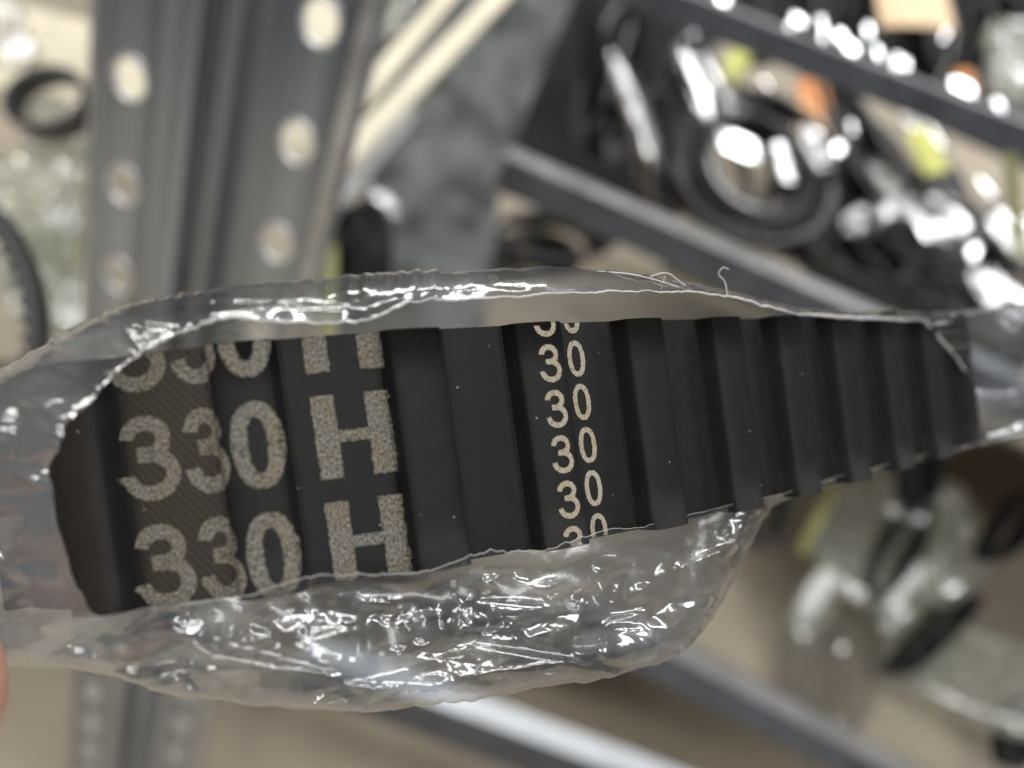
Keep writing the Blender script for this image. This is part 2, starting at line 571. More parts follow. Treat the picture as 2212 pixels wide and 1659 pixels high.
def crease(p, seed, cells, amp, stretch):
    """crumpled-film relief: lower envelope of many cones, so folds meet in sharp creases"""
    g = np.random.default_rng(seed)
    lo, hi = p.min(0), p.max(0)
    c = lo + g.random((cells, 2)) * (hi - lo)
    off = g.random(cells) * .6
    ang = g.random(cells) * math.pi
    st = 1 + g.random(cells) * stretch
    size = math.sqrt(np.prod(hi - lo) / cells)
    best = np.full(len(p), 1e9)
    for i in range(cells):
        d = (p - c[i]) / size
        ca, sa = math.cos(ang[i]), math.sin(ang[i])
        x = d[:, 0] * ca + d[:, 1] * sa
        y = (-d[:, 0] * sa + d[:, 1] * ca) * st[i]
        best = np.minimum(best, np.sqrt(x * x + y * y) + off[i])
    return best * amp

def crumple(p, seed, cells, slope, aniso):
    """sharp crumpled relief: flat facets between scattered high and low points"""
    from mathutils.geometry import delaunay_2d_cdt
    g = np.random.default_rng(seed)
    q = p / np.array(aniso)
    lo, hi = q.min(0) - 1, q.max(0) + 1
    c = lo + g.random((cells, 2)) * (hi - lo)
    c = np.concatenate([c, [[lo[0], lo[1]], [hi[0], lo[1]], [hi[0], hi[1]], [lo[0], hi[1]]]])
    size = math.sqrt(np.prod(hi - lo) / cells)
    z = g.uniform(-1, 1, len(c)) * size * slope
    vv, _, tris, ov, _, _ = delaunay_2d_cdt([Vector(a) for a in c], [], [], 0, 1e-6)
    vz = [z[o[0]] if o else 0.0 for o in ov]
    out = np.zeros(len(p))
    for t in tris:
        A, B, C = (np.array(vv[i]) for i in t)
        bb0, bb1 = np.minimum(np.minimum(A, B), C), np.maximum(np.maximum(A, B), C)
        m = np.nonzero((q[:, 0] >= bb0[0]) & (q[:, 0] <= bb1[0]) & (q[:, 1] >= bb0[1]) & (q[:, 1] <= bb1[1]))[0]
        if not len(m):
            continue
        d = (B[1] - C[1]) * (A[0] - C[0]) + (C[0] - B[0]) * (A[1] - C[1])
        if abs(d) < 1e-12:
            continue
        x, y = q[m, 0], q[m, 1]
        l1 = ((B[1] - C[1]) * (x - C[0]) + (C[0] - B[0]) * (y - C[1])) / d
        l2 = ((C[1] - A[1]) * (x - C[0]) + (A[0] - C[0]) * (y - C[1])) / d
        l3 = 1 - l1 - l2
        k = (l1 >= -1e-9) & (l2 >= -1e-9) & (l3 >= -1e-9)
        out[m[k]] = l1[k] * vz[t[0]] + l2[k] * vz[t[1]] + l3[k] * vz[t[2]]
    return out

def film_bag(name, label, c, hx, hy, hz, nrm, updir, mat, seed, amp=.006, cells=40, group=None, cat="plastic bag"):
    """closed crumpled pillow of clear film"""
    r, u, n = frame_from(nrm, updir)
    N1, N2 = 56, 40
    th = np.linspace(0, 2 * math.pi, N1, endpoint=False)
    ph = np.linspace(.03, math.pi - .03, N2)
    T, Q = np.meshgrid(th, ph, indexing='ij')
    T, Q = T.ravel(), Q.ravel()
    sx = np.sign(np.cos(T)) * np.abs(np.cos(T)) ** .7
    sy = np.sign(np.sin(T)) * np.abs(np.sin(T)) ** .7
    rad = np.sin(Q) ** .8
    px, py, pz = hx * sx * rad, hy * sy * rad, hz * np.cos(Q)
    h = crease(np.stack([px + pz * .7, py - pz * .5], 1), seed, cells, amp, 1.8)
    h -= h.mean()
    nx, ny, nz = sx * rad, sy * rad, np.cos(Q) * 1.4
    ln = np.sqrt(nx**2 + ny**2 + nz**2) + 1e-6
    px, py, pz = px + h * nx / ln, py + h * ny / ln, pz + h * nz / ln
    vs = [c + r * x + u * y + n * z for x, y, z in zip(px, py, pz)]
    vs += [c + n * (hz * .98), c - n * (hz * .98)]
    fs = grid_faces(N1, N2, True, False)
    for i in range(N1):
        j = (i + 1) % N1
        fs.append((len(vs) - 2, j * N2, i * N2))
        fs.append((len(vs) - 1, i * N2 + N2 - 1, j * N2 + N2 - 1))
    o = new_obj(name, mesh(name, vs, fs, smooth=False), mat)
    return tag(o, label, cat, group)

LAMP = [CAM + Vector(v) for v in ((-0.7, -0.55, 1.55), (0.95, -0.35, 1.55), (-0.5, 1.15, 1.55), (1.1, 1.35, 1.55), (-.4, 2.9, 1.55), (1.6, 3.0, 1.55), (-.6, -1.9, 1.55), (1.0, -1.8, 1.55))]
def facing(c, lamp):
    v = (CAM - c).normalized()
    l = (LAMP[lamp] - c).normalized()
    return (v + l).normalized()

def slip(name, label, c, wd, ht, nrm, updir, mat, cat="label", group=None, curl=.004):
    """small stiff card or paper slip, slightly curled, with thickness"""
    r, u, n = frame_from(nrm, updir)
    vs = []
    k = 9
    for i in range(k):
        a = i / (k - 1) - .5
        for (yy, zz) in ((-.5, 0), (.5, 0), (.5, .0006), (-.5, .0006)):
            vs.append(c + r * (a * wd) + u * (yy * ht) + n * (zz + curl * (1 - (2 * a) ** 2)))
    fs = grid_faces(k, 4, False, True) + [(3, 2, 1, 0), tuple(4 * (k - 1) + j for j in range(4))]
    me = mesh(name, vs, fs, smooth=False)
    bm = bmesh.new(); bm.from_mesh(me); bmesh.ops.recalc_face_normals(bm, faces=bm.faces); bm.to_mesh(me); bm.free()
    return tag(new_obj(name, me, mat), label, cat, group)

Zup = Vector((0, 0, 1))
# --- black straps hanging at the left of the coil shelf
G = "black belts hanging behind the rail"
for i, (xt, yt, xb_, yb_, wd) in enumerate(((1330, -60, 1235, 300, 46), (1400, -60, 1290, 345, 50), (1475, -60, 1352, 395, 52),
                                           (1530, -60, 1405, 455, 46), (1590, -40, 1455, 500, 40))):
    pa, pb = P(xt, yt, .66 + .012 * i), P(xb_, yb_, .72 + .012 * i)
    c = (pa + pb) / 2
    d = (pb - pa)
    side = d.cross(FW).normalized()
    belt_ring("hanging_belt", "shiny black belt strap hanging behind the thin rail beside the grey sheet" if i != 4 else "shiny black belt strap hanging closest to the belt coil", c, .009, d.length / 2, wd * .65 / F_PX,
              .0022, (RT * .8 + FW * .6).normalized() if i % 2 else (RT * .9 - FW * .3).normalized(), d, M["black"], group=G)
    belt_ring("hanging_belt", "matt black belt loop hanging open behind a shiny one beside the grey sheet", c + side * .012 + FW * .016, .015 + .003 * (i % 3), d.length / 2 * (.9 + .05 * (i % 3)), .016,
              .0075, (-FW + RT * (.2 * (i % 3) - .2)).normalized(), d, M["black"], group=G)
# --- the shiny coil
cc = P(1605, 385, .635)
nn = (-FW * .85 + Zup * .35 + RT * .1).normalized()
for k, (ra, off) in enumerate(((.072, 0), (.066, .007), (.0585, -.005), (.051, .004), (.0455, .010), (.0385, -.002))):
    belt_ring("coiled_belt", ("outermost", "second", "third", "fourth", "fifth", "innermost")[k] + " turn of the shiny black belt coil standing on the board shelf",
              cc + nn * off + RT * (.003 * (k % 2)) + UP * (.002 * (k % 3)), ra, ra * (1.05 - .05 * (k % 3)), .015, .0042, (nn + RT * (.16 * (k % 3) - .15) + UP * (.14 * (k % 2))).normalized(), Zup, M["black"])
slip("film_flap", "bright film flap inside the black belt coil", P(1692, 352, .625), .019, .031, facing(P(1692, 352, .625), 3), UP, M["film_bg"], "plastic film", curl=.0006)
slip("film_flap", "bright cream film flap lying across the black belt coil", P(1600, 318, .628), .044, .017, facing(P(1600, 318, .628), 3) , UP + RT * .3, M["film_bg"], "plastic film", curl=.001)
for k, (x, y, a, b, tl) in enumerate(((1475, 330, .020, .060, -.45), (1520, 300, .026, .075, -.35), (1735, 420, .030, .070, .5), (1840, 300, .022, .060, -.6))):
    belt_ring("leaning_belt", ("slim black belt loop between the hanging straps and the coil", "tall black belt loop leaning behind the coil beside the straps",
              "black belt loop leaning behind the coil beside the pile", "black belt loop under the rail beside the orange label")[k],
              P(x, y, .67), a, b, .018, .0055, (-FW + RT * .2 * (k - 1.5) + Zup * .2).normalized(), UP + RT * tl, M["black"])
# --- labels and films around the coil
slip("paper_label", "yellow green paper label above the shiny black coil", P(1588, 140, .70), .018, .040, facing(P(1588, 140, .7), 3), UP + RT * .8, M["yellow"])
slip("paper_label", "orange paper label right of the shiny black coil", P(1758, 215, .66), .030, .030, facing(P(1758, 215, .66), 3), UP, M["orange"])
slip("paper_label", "pale kraft paper label hanging below the orange one", P(1752, 268, .655), .034, .034, facing(P(1752, 268, .655), 3), UP, M["peach"])
slip("paper_label", "yellow green paper label under the rail beside the tall black stack", P(2003, 330, .60), .024, .036, facing(P(2003, 330, .6), 3), UP - RT * .2, M["yellow"])
slip("paper_label", "pale kraft card leaning on the wall above the rail", P(1975, 20, .80), .075, .045, (-FW + Zup * .5), UP, M["peach"])
slip("paper_label", "small orange label above the rail's far end", P(2085, 180, .62), .018, .018, facing(P(2085, 180, .62), 3), UP, M["orange"])
# --- black stacks on the coil shelf
G = "black belts piled on the coil shelf"
for i in range(12):
    x, y, z = 1780 + 42 * i, 330 + 36 * i + (i % 3) * 30, .70 + .012 * (i % 4)
    belt_ring("piled_belt", ("shiny" if i % 2 else "matt") + " black belt loop in the pile between the coil and the rail's far end", P(x, y, z), .030 + .006 * (i % 3), .075, .030, .003,
              (RT * math.cos(.5 * i) + FW * math.sin(.5 * i) * .7 + UP * .3 * math.sin(i)).normalized(), UP - RT * (.35 + .1 * (i % 3)), M["black"] if i % 2 else M["blackm"], group=G)
G = "black belts stacked along the shelf front"
for i in range(7):
    belt_ring("stacked_belt", "flat black belt loop stacked behind the coil shelf beam", P(1830 + 55 * i, 560 + 24 * i + 22 * (i % 2), .63), .045, .05, .026, .006,
              (Zup + RT * .1 * (i % 3 - 1)).normalized(), FW, M["blackm"], group=G)
for i, (x, y, rx, ry, lam) in enumerate(((1880, 470, .030, .012, 3), (2040, 470, .022, .026, 3), (1990, 285, .013, .028, 3), (1940, 420, .014, .035, 5),
                                         (2195, 500, .02, .03, 3), (2165, 640, .02, .03, 3), (1765, 320, .014, .020, 3), (1530, 180, .03, .04, 5), (1375, 240, .012, .05, 5))):
    c = P(x, y, .615)
    film_bag("film_wrap", ("clear film wrap draped over the black belt pile", "white glinting film wrap in the middle of the black belt pile",
             "narrow glinting film wrap beside the yellow green label under the rail", "long film wrap leaning on the black belt pile",
             "film wrap at the far end of the black belt pile", "film wrap low at the far end of the black belt pile",
             "small white glinting film wrap under the pale kraft label", "grey film wrap above the shiny black coil",
             "thin film wrap on the hanging black straps")[i], c, rx, ry, .006, facing(c, lam), UP - RT * .4, M["film_bg"], 20 + i, .0012, 7)
g = random.Random(3)
for i in range(22):
    x = g.uniform(1480, 2200)
    y = g.uniform(60, 560) if x > 1780 else g.uniform(40, 300)
    c = P(x, y, .60)
    sz = g.uniform(.003, .0075)
    slip("film_scrap", "tiny glinting scrap of clear film among the black belts on the coil shelf", c, sz, sz * g.uniform(1, 2.2), (facing(c, 3) + Vector((g.uniform(-.1, .1), g.uniform(-.1, .1), 0))).normalized(),
         UP + RT * g.uniform(-1, 1), M["film_bg"], "plastic film", "film scraps among the shelf belts", curl=sz * .03)
# --- sparkling film along the top of the rail
for i, (x, y, s) in enumerate(((1440, -5, .020), (1560, 15, .016), (1725, 60, .008), (1775, 70, .013), (1815, 95, .012), (1840, 120, .008), (1895, 130, .016), (1955, 155, .007),
                               (2080, 205, .013), (2160, 250, .016), (1500, 60, .018))):
    c = P(x, y, .462)
    slip("film_scrap", "small glinting scrap of clear film on the thin rail", c + UP * .004, s * (.55 + .3 * (i % 3)), s * (.5 + .2 * (i % 2)), facing(c, 3), UP + RT * (.3 * (i % 3) - .3), M["film_bg"], "plastic film", "film scraps along the rail", curl=s * .02)
# --- dark belts above the rail
G = "black belts against the wall above the rail"
for i in range(8):
    belt_ring("wall_belt", "black belt loop hanging on the wall above the rail", P(1650 + 80 * i, -10 + 22 * i - 40 * (i % 2), .86), .04, .07, .03, .004,
              (FW + RT * .4 * math.sin(i * 2)).normalized(), UP, M["black"], group=G)
film_bag("clear_bag", "pale clear bag at the rail's far end", P(2200, 130, .70), .03, .04, .012, facing(P(2200, 130, .7), 3), UP, M["film_milky"], 91, .004, 16)
slip("plastic_strip", "long yellow green plastic strip hanging past the rail's far end", P(2188, 410, .52), .010, .085, -FW + RT * .2, UP - RT * .12, M["olive"], "strip")

# --- between post and sheet
G = "black belts on the low shelf behind the post"
for i, (x, y, a, b) in enumerate(((770, 545, .02, .03), (742, 600, .02, .03), (800, 500, .014, .02), (1180, 520, .05, .02), (1130, 560, .04, .02))):
    belt_ring("dark_belt", "black belt loop in the dark gap behind the grey sheet and post", P(x, y, .66 if i > 2 else .56), a, b, .05 if i > 2 else .03, .006, (-FW + RT * .3 * (i - 2)).normalized(), UP, M["blackm"], group=G)
c = P(835, 436, .56)
film_bag("film_scrap", "single white glinting film scrap at the foot of the cream bars", c, .016, .008, .004, facing(c, 3), UP + RT * .5, M["film_bg"], 77, .0008, 4)
c = P(880, 30, .60)
film_bag("clear_bag", "bright clear bag above the cream bars behind the post", c, .04, .035, .012, facing(c, 4), UP, M["film_milky"], 78, .006, 20)
c = P(850, 150, .62)
film_bag("clear_bag", "small clear bag under the bright one above the cream bars", c, .03, .02, .010, facing(c, 4), UP, M["film_bg"], 79, .004, 14)
slip("plastic_strip", "short yellow green strip hanging beside the perforated post", P(706, 640, .40), .010, .05, -FW, UP, M["olive"], "strip")

# --- left of the post
slip("card", "cream card added behind the perforated uprights to brighten their holes", P(515, 90, .50), .125, .15, -FW + Zup * .5, UP, M["cream"], "card", curl=.002)  # added so the holes in the uprights look bright
slip("card", "cream card standing left of the perforated post", P(90, 120, .64), .13, .075, -FW + Zup * .6, UP + RT * .2, M["cream"], "card")
belt_ring("small_belt", "small black belt loop in front of the cream card", P(112, 225, .52), .026, .021, .018, .005, -FW + Zup * .2, UP - RT * .3, M["black"])
for i, (x, y, hx, hy, lam, mt) in enumerate(((150, 290, .028, .022, 2, "film_milky"), (20, 60, .012, .035, 4, "film_bg"), (90, 420, .045, .035, 2, "film_milky"),
                                            (150, 470, .016, .016, 4, "film_bg"), (130, 590, .035, .05, 2, "film_milky"), (60, 560, .03, .045, 4, "film_milky"), (165, 690, .03, .03, 2, "film_milky"))):
    c = P(x, y, .55 + .015 * i)
    film_bag("clear_bag", ("milky clear bag under the small black belt loop", "bright glinting film end at the cream card's edge", "wide milky bag in the pile left of the post",
             "small glinting bag on the pile left of the post", "tall milky bag at the bottom of the pile by the post", "narrow milky bag behind the toothed belt edge",
             "lowest milky bag beside the post")[i], c, hx, hy, .012, facing(c, lam), UP, M[mt], 100 + i, .005, 20)
slip("card", "tan card behind the milky bags left of the post", P(110, 520, .74), .16, .22, -FW + Zup * .3, UP, M["tan"], "card", curl=.001)
slip("plastic_strip", "olive yellow strip between milky bags and post", P(178, 470, .60), .010, .06, -FW, UP, M["olive"], "strip")
belt_ring("toothed_belt", "dark toothed belt edge beside the milky bags", P(-75, 640, .22), .018, .032, .012, .0035, -FW + RT * .3, UP - RT * .25, M["blackm"], True)

# --- lower right: bags on the low shelf
for i, (x, y, hx, hy, up_, lam, mt) in enumerate(((1765, 1290, .020, .055, .75, 3, "film_milky"), (1860, 1170, .045, .065, .5, 3, "film_milky"), (1980, 1260, .018, .070, .9, 3, "film_milky"),
                                                 (2060, 1210, .03, .05, .9, 1, "film_milky"), (1800, 1420, .05, .08, .6, 3, "film_bg"), (2100, 1450, .09, .05, .3, 2, "film_milky"), (1990, 1090, .045, .03, .3, 1, "film_milky"))):
    c = P(x, y, .80)
    film_bag("clear_bag", ("white glinting narrow clear bag on the low shelf", "wide milky bag behind the glinting narrow one on the low shelf", "pale slanting bag beside the black strap on the low shelf",
             "milky bag between two black straps on the low shelf", "flat clear bag lying in front of the glinting one", "wide flat clear bag by the dark stub on the low shelf",
             "milky bag at the back of the low shelf")[i], c, hx, hy, .014, facing(c, lam), UP + RT * up_, M[mt], 140 + i, .003, 10)
slip("plastic_strip", "yellow green strip slanting across the bags on the low shelf", P(1765, 1125, .74), .011, .085, facing(P(1765, 1130, .74), 3), UP + RT * .75, M["olive"], "strip")
for i, (x, y, a_, b_) in enumerate(((1762, 1285, .026, .062), (1955, 1270, .018, .060))):
    c = P(x, y, .765)
    film_bag("film_flap", ("broad white glinting film flap on the low shelf bags", "slim white glinting film flap beside the black strap on the low shelf")[i], c, a_ * .5, b_ * .5, .004, facing(c, 7), UP + RT * .75, M["film_soft"], 170 + i, .0012, 6, cat="plastic film")
for i, (x, y, a, b, wd, tl) in enumerate(((1935, 1190, .016, .055, .03, .8), (2015, 1370, .010, .060, .03, 1.3), (1655, 1110, .018, .03, .03, .4), (2195, 1580, .014, .035, .03, .5),
                                         (2190, 1130, .014, .05, .03, 1.0), (1985, 1030, .015, .03, .03, .3))):
    belt_ring("bagged_belt", ("black belt loop behind the pale slanting bag on the low shelf", "curved black strap at the foot of the low shelf bags", "black belt end beside the crumpled bag's edge",
              "dark belt stub at the front corner of the low shelf", "slanting black belt at the back of the low shelf",
              "small black belt below the belt's far tip")[i], P(x, y, .78), a, b, wd, .006, -FW + Zup * .5, UP + RT * tl, M["blackm"])

# ------------------------------------------------------------------ the belt
MM = .001
keys = [(55, 72.0, 1063), (120, 69.8, 1057), (237, 68.3, 1047), (450, 67.6, 1022), (635, 68.5, 1000), (860, 71.0, 974), (987, 73.2, 960),
        (1245, 78.3, 931), (1463, 85.0, 906), (1630, 92.3, 886), (1757, 99.5, 868), (1866, 107.0, 853), (1962, 115.0, 839), (2060, 124.0, 824)]
kz = [(k[0], k[1]) for k in keys]
ky = [(k[0], k[2]) for k in keys]
def zbelt(x):
    return spline(kz, np.asarray(x, dtype=float))
def ybelt(x):
    return spline(ky, np.asarray(x, dtype=float))
def cam2world(c):
    """camera-frame millimetres (right, down, forward) -> world"""
    return CAM + (RT * c[0] - UP * c[1] + FW * c[2]) * MM
def px2cam(x, y, z):
    return np.stack([(np.asarray(x) - CX) / F_PX * z, (np.asarray(y) - CY) / F_PX * z, np.asarray(z) + 0 * np.asarray(x)], -1)

xs = np.linspace(55, 2060, 420)
front = px2cam(xs, ybelt(xs), zbelt(xs))
# the belt doubles back behind itself inside the bag: a flattened loop
WD = np.array([.135, 1.0, .02]); WD /= np.linalg.norm(WD)         # across the belt
def norm_of(t):
    n = np.cross(t, WD)
    n /= np.linalg.norm(n, axis=-1, keepdims=True)
    return n
t_end = front[-1] - front[-4]; t_end /= np.linalg.norm(t_end)
t_sta = front[3] - front[0]; t_sta /= np.linalg.norm(t_sta)
n_end = norm_of(t_end[None])[0]; n_sta = norm_of(t_sta[None])[0]
if n_end[2] > 0: n_end = -n_end
if n_sta[2] > 0: n_sta = -n_sta
RB = 6.5
def uturn(p, t, n):
    a = np.linspace(0, math.pi, 26)[1:]
    return p - n * RB + np.outer(np.sin(a), t) * RB + np.outer(np.cos(a), n) * RB
u1 = uturn(front[-1], t_end, n_end)
u2 = uturn(front[0], -t_sta, n_sta)
u = np.linspace(0, 1, 160)[1:-1, None]
back = u1[-1] * (1 - u) + u2[-1] * u + np.array([0, 0, 4.0]) * np.sin(math.pi * u)
loop = np.concatenate([front, u1, back, u2[::-1][1:]], 0)
# resample by arc length
dl = np.linalg.norm(np.diff(np.concatenate([loop, loop[:1]]), axis=0), axis=1)
S = np.concatenate([[0], np.cumsum(dl)])
LT = S[-1]
lc = np.concatenate([loop, loop[:1]])
def at_s(s):
    s = np.mod(s, LT)
    return np.stack([np.interp(s, S, lc[:, i]) for i in range(3)], -1)
def tan_s(s):
    t = at_s(np.asarray(s) + .6) - at_s(np.asarray(s) - .6)
    return t / np.linalg.norm(t, axis=-1, keepdims=True)
def nrm_s(s):
    n = norm_of(tan_s(s))
    return n
sgn = -1.0 if nrm_s(np.array([S[200]]))[0][2] > 0 else 1.0
W2 = 10.3                                # half width of the belt
TH, ROOT, TIP = 2.25, 3.05, 2.15         # tooth height, half widths
def surf(s, v, h):
    s = np.asarray(s, dtype=float)
    return at_s(s) + sgn * nrm_s(s) * np.asarray(h)[..., None] + WD * np.asarray(v)[..., None]
def px_of(c):
    return CX + c[..., 0] / c[..., 2] * F_PX, CY + c[..., 1] / c[..., 2] * F_PX
# teeth: crest edges as they sit along the belt
sg = np.linspace(0, S[len(front) - 1], 2400)
tx, _ = px_of(surf(sg, np.zeros_like(sg), np.full_like(sg, TH)))
crest = [215, 610, 985, 1245, 1463, 1630, 1757, 1866, 1962, 2045]
centers = [float(np.interp(c, tx, sg)) - TIP for c in crest]
print("pitches", [round(b - a, 2) for a, b in zip(centers, centers[1:])])
s = centers[-1] + 12.7
while s < LT + centers[0] - 9:
    centers.append(s)
    s += 12.7
def sm(e0, e1, x):
    t = np.clip((x - e0) / (e1 - e0), 0, 1)
    return t * t * (3 - 2 * t)
def tooth_h(d):
    d = np.abs(d)
    lin = np.clip((ROOT - d) / (ROOT - TIP), 0, 1)
    return TH * (.15 * lin + .85 * sm(0, 1, lin)) - .34 * np.clip(d / TIP, 0, 1) ** 3 * (d < ROOT)
def profile(s):
    h = np.zeros_like(s)
    for c in centers:
        d = np.mod(s - c + LT / 2, LT) - LT / 2
        h = np.maximum(h, tooth_h(d))
    return h
def warm_bounce_at(s):
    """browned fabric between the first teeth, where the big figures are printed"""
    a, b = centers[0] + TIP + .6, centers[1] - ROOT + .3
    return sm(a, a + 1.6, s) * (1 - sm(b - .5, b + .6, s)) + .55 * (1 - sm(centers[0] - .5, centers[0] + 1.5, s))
def add_warm_bounce(me, wv):
    at = me.attributes.new("warm_bounce", 'FLOAT', 'POINT')
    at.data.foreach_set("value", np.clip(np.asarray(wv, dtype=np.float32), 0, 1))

belt = thing("timing_belt", "black toothed timing belt with tan printed numbers inside a torn clear bag", "timing belt", cam2world(at_s(np.array([S[200]]))[0]))
ns = int(LT / .45)
ss = np.linspace(0, LT, ns, endpoint=False)
ring = [(-W2, 0), (-W2 * .5, 0), (0, 0), (W2 * .5, 0), (W2, 0), (W2, -1.9), (0, -1.9), (-W2, -1.9)]
V = np.stack([surf(ss, np.full(ns, v), np.full(ns, h)) for v, h in ring], 1).reshape(-1, 3)
uvb = np.stack([np.repeat(ss, len(ring)), np.tile([r[0] for r in ring], ns)], 1)
me = mesh("backing", [cam2world(c) for c in V], grid_faces(ns, len(ring), True, True), smooth=False, uv=uvb)
add_warm_bounce(me, warm_bounce_at(uvb[:, 0]))
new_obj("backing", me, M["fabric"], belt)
dd = np.array([-ROOT - .35] + list(np.linspace(-ROOT, -TIP, 9)) + list(np.linspace(-TIP, TIP, 9))[1:-1] + list(np.linspace(TIP, ROOT, 9)) + [ROOT + .35])
for c in centers:
    hh = tooth_h(dd) + .02
    hh[0] = hh[-1] = -.06
    vv = np.array([-W2 + .001, -W2 * .6, -W2 * .2, W2 * .2, W2 * .6, W2 - .001])
    A, B = np.meshgrid(dd, vv, indexing='ij')
    Hh = np.repeat(hh[:, None], len(vv), 1)
    pts = surf((c + A).ravel(), B.ravel(), Hh.ravel())
    fs = grid_faces(len(dd), len(vv))
    nd, nv = len(dd), len(vv)
    fs.append(tuple(i * nv for i in range(nd)))
    fs.append(tuple(i * nv + nv - 1 for i in range(nd))[::-1])
    uvt = np.stack([(c + A).ravel(), B.ravel()], 1)
    me = mesh("tooth", [cam2world(p) for p in pts], fs, True, uvt)
    me.polygons[-1].use_smooth = False
    me.polygons[-2].use_smooth = False
    add_warm_bounce(me, np.where(uvt[:, 0] < centers[0] + TIP, .5, 0.0))
    new_obj("tooth", me, M["fabric"], belt)

# printed figures: letter outlines laid over the teeth and lands
def glyph(ch, k, w):
    """figure outline, height 1, width w, y up; k = half stroke width"""
    bm = bmesh.new()
    def ribbon(path):
        p = np.array(path, float)
        t = np.gradient(p, axis=0)
        t /= np.linalg.norm(t, axis=1, keepdims=True) + 1e-9
        n = np.stack([-t[:, 1], t[:, 0]], 1) * k
        va = [bm.verts.new((*q, 0)) for q in p + n]
        vb = [bm.verts.new((*q, 0)) for q in p - n]
        for i in range(len(va) - 1):
            bm.faces.new((va[i], va[i + 1], vb[i + 1], vb[i]))
    if ch == "3":
        jy = .545                                   # where the bowls meet
        ru, rl = (1 - jy) / 2, (jy + 0) / 2
        xu, xl = .47 * w, .49 * w
        path = [(xu + (.44 * w - k) * math.cos(a), 1 - k - (ru - k / 2) + (ru - k / 2) * math.sin(a)) for a in np.linspace(math.radians(178), math.radians(-82), 30)]
        path += [(.30 * w, jy)]
        ribbon(path)
        path = [(.40 * w, jy - .01)] + [(xl + (.51 * w - k) * math.cos(a), k + (rl - k / 2) + (rl - k / 2) * math.sin(a)) for a in np.linspace(math.radians(84), math.radians(-178), 32)]
        ribbon(path)
    elif ch == "0":
        c = np.array([.5 * w, .5])
        an = np.linspace(0, 2 * math.pi, 56, endpoint=False)
        d = np.stack([np.sign(np.cos(an)) * np.abs(np.cos(an)) ** .85, np.sign(np.sin(an)) * np.abs(np.sin(an)) ** .95], 1)
        va = [bm.verts.new((*q, 0)) for q in c + d * [.5 * w, .5]]
        vb = [bm.verts.new((*q, 0)) for q in c + d * [max(.5 * w - 2 * k, .06), .5 - 2 * k]]
        for i in range(56):
            j = (i + 1) % 56
            bm.faces.new((va[i], va[j], vb[j], vb[i]))
    else:
        q = 3.1 * k
        for (x0, x1, y0, y1) in ((0, q, 0, 1), (w - q, w, 0, 1), (q, w - q, .5 - k * .8, .5 + k * .8)):
            bm.faces.new([bm.verts.new(v) for v in ((x0, y0, 0), (x1, y0, 0), (x1, y1, 0), (x0, y1, 0))])
    bmesh.ops.recalc_face_normals(bm, faces=bm.faces)
    return bm
def print_row(chars, v_mid, height, mat, bold, label, jitter):
    """chars: list of (char, s0, s1, v shift)"""
    allv, allf, alluv = [], [], []
    for (ch, s0, s1, dv) in chars:
        bm = glyph(ch, bold, (s1 - s0) / height)
        x = [v.co.x for v in bm.verts]
        y = [v.co.y for v in bm.verts]
        x0, x1, y0, y1 = min(x), max(x), min(y), max(y)
        for v in bm.verts:
            v.co = Vector((s0 + (v.co.x - x0) / (x1 - x0) * (s1 - s0), v_mid + dv + (.5 - (v.co.y - y0) / (y1 - y0)) * height, 0))
        for sgnv in (-1, 1):
            bmesh.ops.bisect_plane(bm, geom=bm.verts[:] + bm.edges[:] + bm.faces[:], plane_co=(0, sgnv * (W2 - .06), 0), plane_no=(0, sgnv, 0), clear_outer=True)
        for cut in np.arange(s0, s1, .16):
            bmesh.ops.bisect_plane(bm, geom=bm.verts[:] + bm.edges[:] + bm.faces[:], plane_co=(float(cut), 0, 0), plane_no=(1, 0, 0))
        for cut in np.arange(v_mid - height, v_mid + height, .35):
            bmesh.ops.bisect_plane(bm, geom=bm.verts[:] + bm.edges[:] + bm.faces[:], plane_co=(0, float(cut), 0), plane_no=(0, 1, 0))
        bm.verts.index_update()
        off = len(allv)
        for v in bm.verts:
            allv.append((v.co.x + rng.normal(0, jitter), v.co.y + rng.normal(0, jitter)))
        for f in bm.faces:
            allf.append(tuple(off + v.index for v in f.verts))
        bm.free()
    if not allf:
        return
    a = np.array(allv)
    hp = profile(a[:, 0]) + .055
    pts = surf(a[:, 0], a[:, 1], hp)
    o = new_obj("printed_number", mesh("printed_number", [cam2world(p) for p in pts], allf, True, a), mat, belt)
    o["label"] = label
sgf = np.linspace(0, S[len(front) - 1], 4000)
hpf = profile(sgf)
fx, _ = px_of(surf(sgf, np.full_like(sgf, -1.9), hpf))
fxm = np.maximum.accumulate(fx)
def s_at(px):
    return float(sgf[np.searchsorted(fxm, px)])
row = [("3", s_at(247), s_at(386), .15), ("3", s_at(396), s_at(492), .1), ("0", s_at(500), s_at(616), 0), ("H", s_at(680), s_at(848), .15)]
for v in (-10.9, -1.95, 7.0):
    print_row(row, v, 7.0, M["ink_big"], .088, "large tan printed 330 H", .035)
s3a, s3b, s0a, s0b = s_at(1178), s_at(1225), s_at(1240), s_at(1277)
for i, v in enumerate((-10.65, -6.5, -2.35, 1.8, 5.95, 10.1)):
    print_row([("3", s3a, s3b, 0), ("0", s0a, s0b, -.35)], v, 3.45, M["ink_small"], .072, "small tan printed 30", .02)

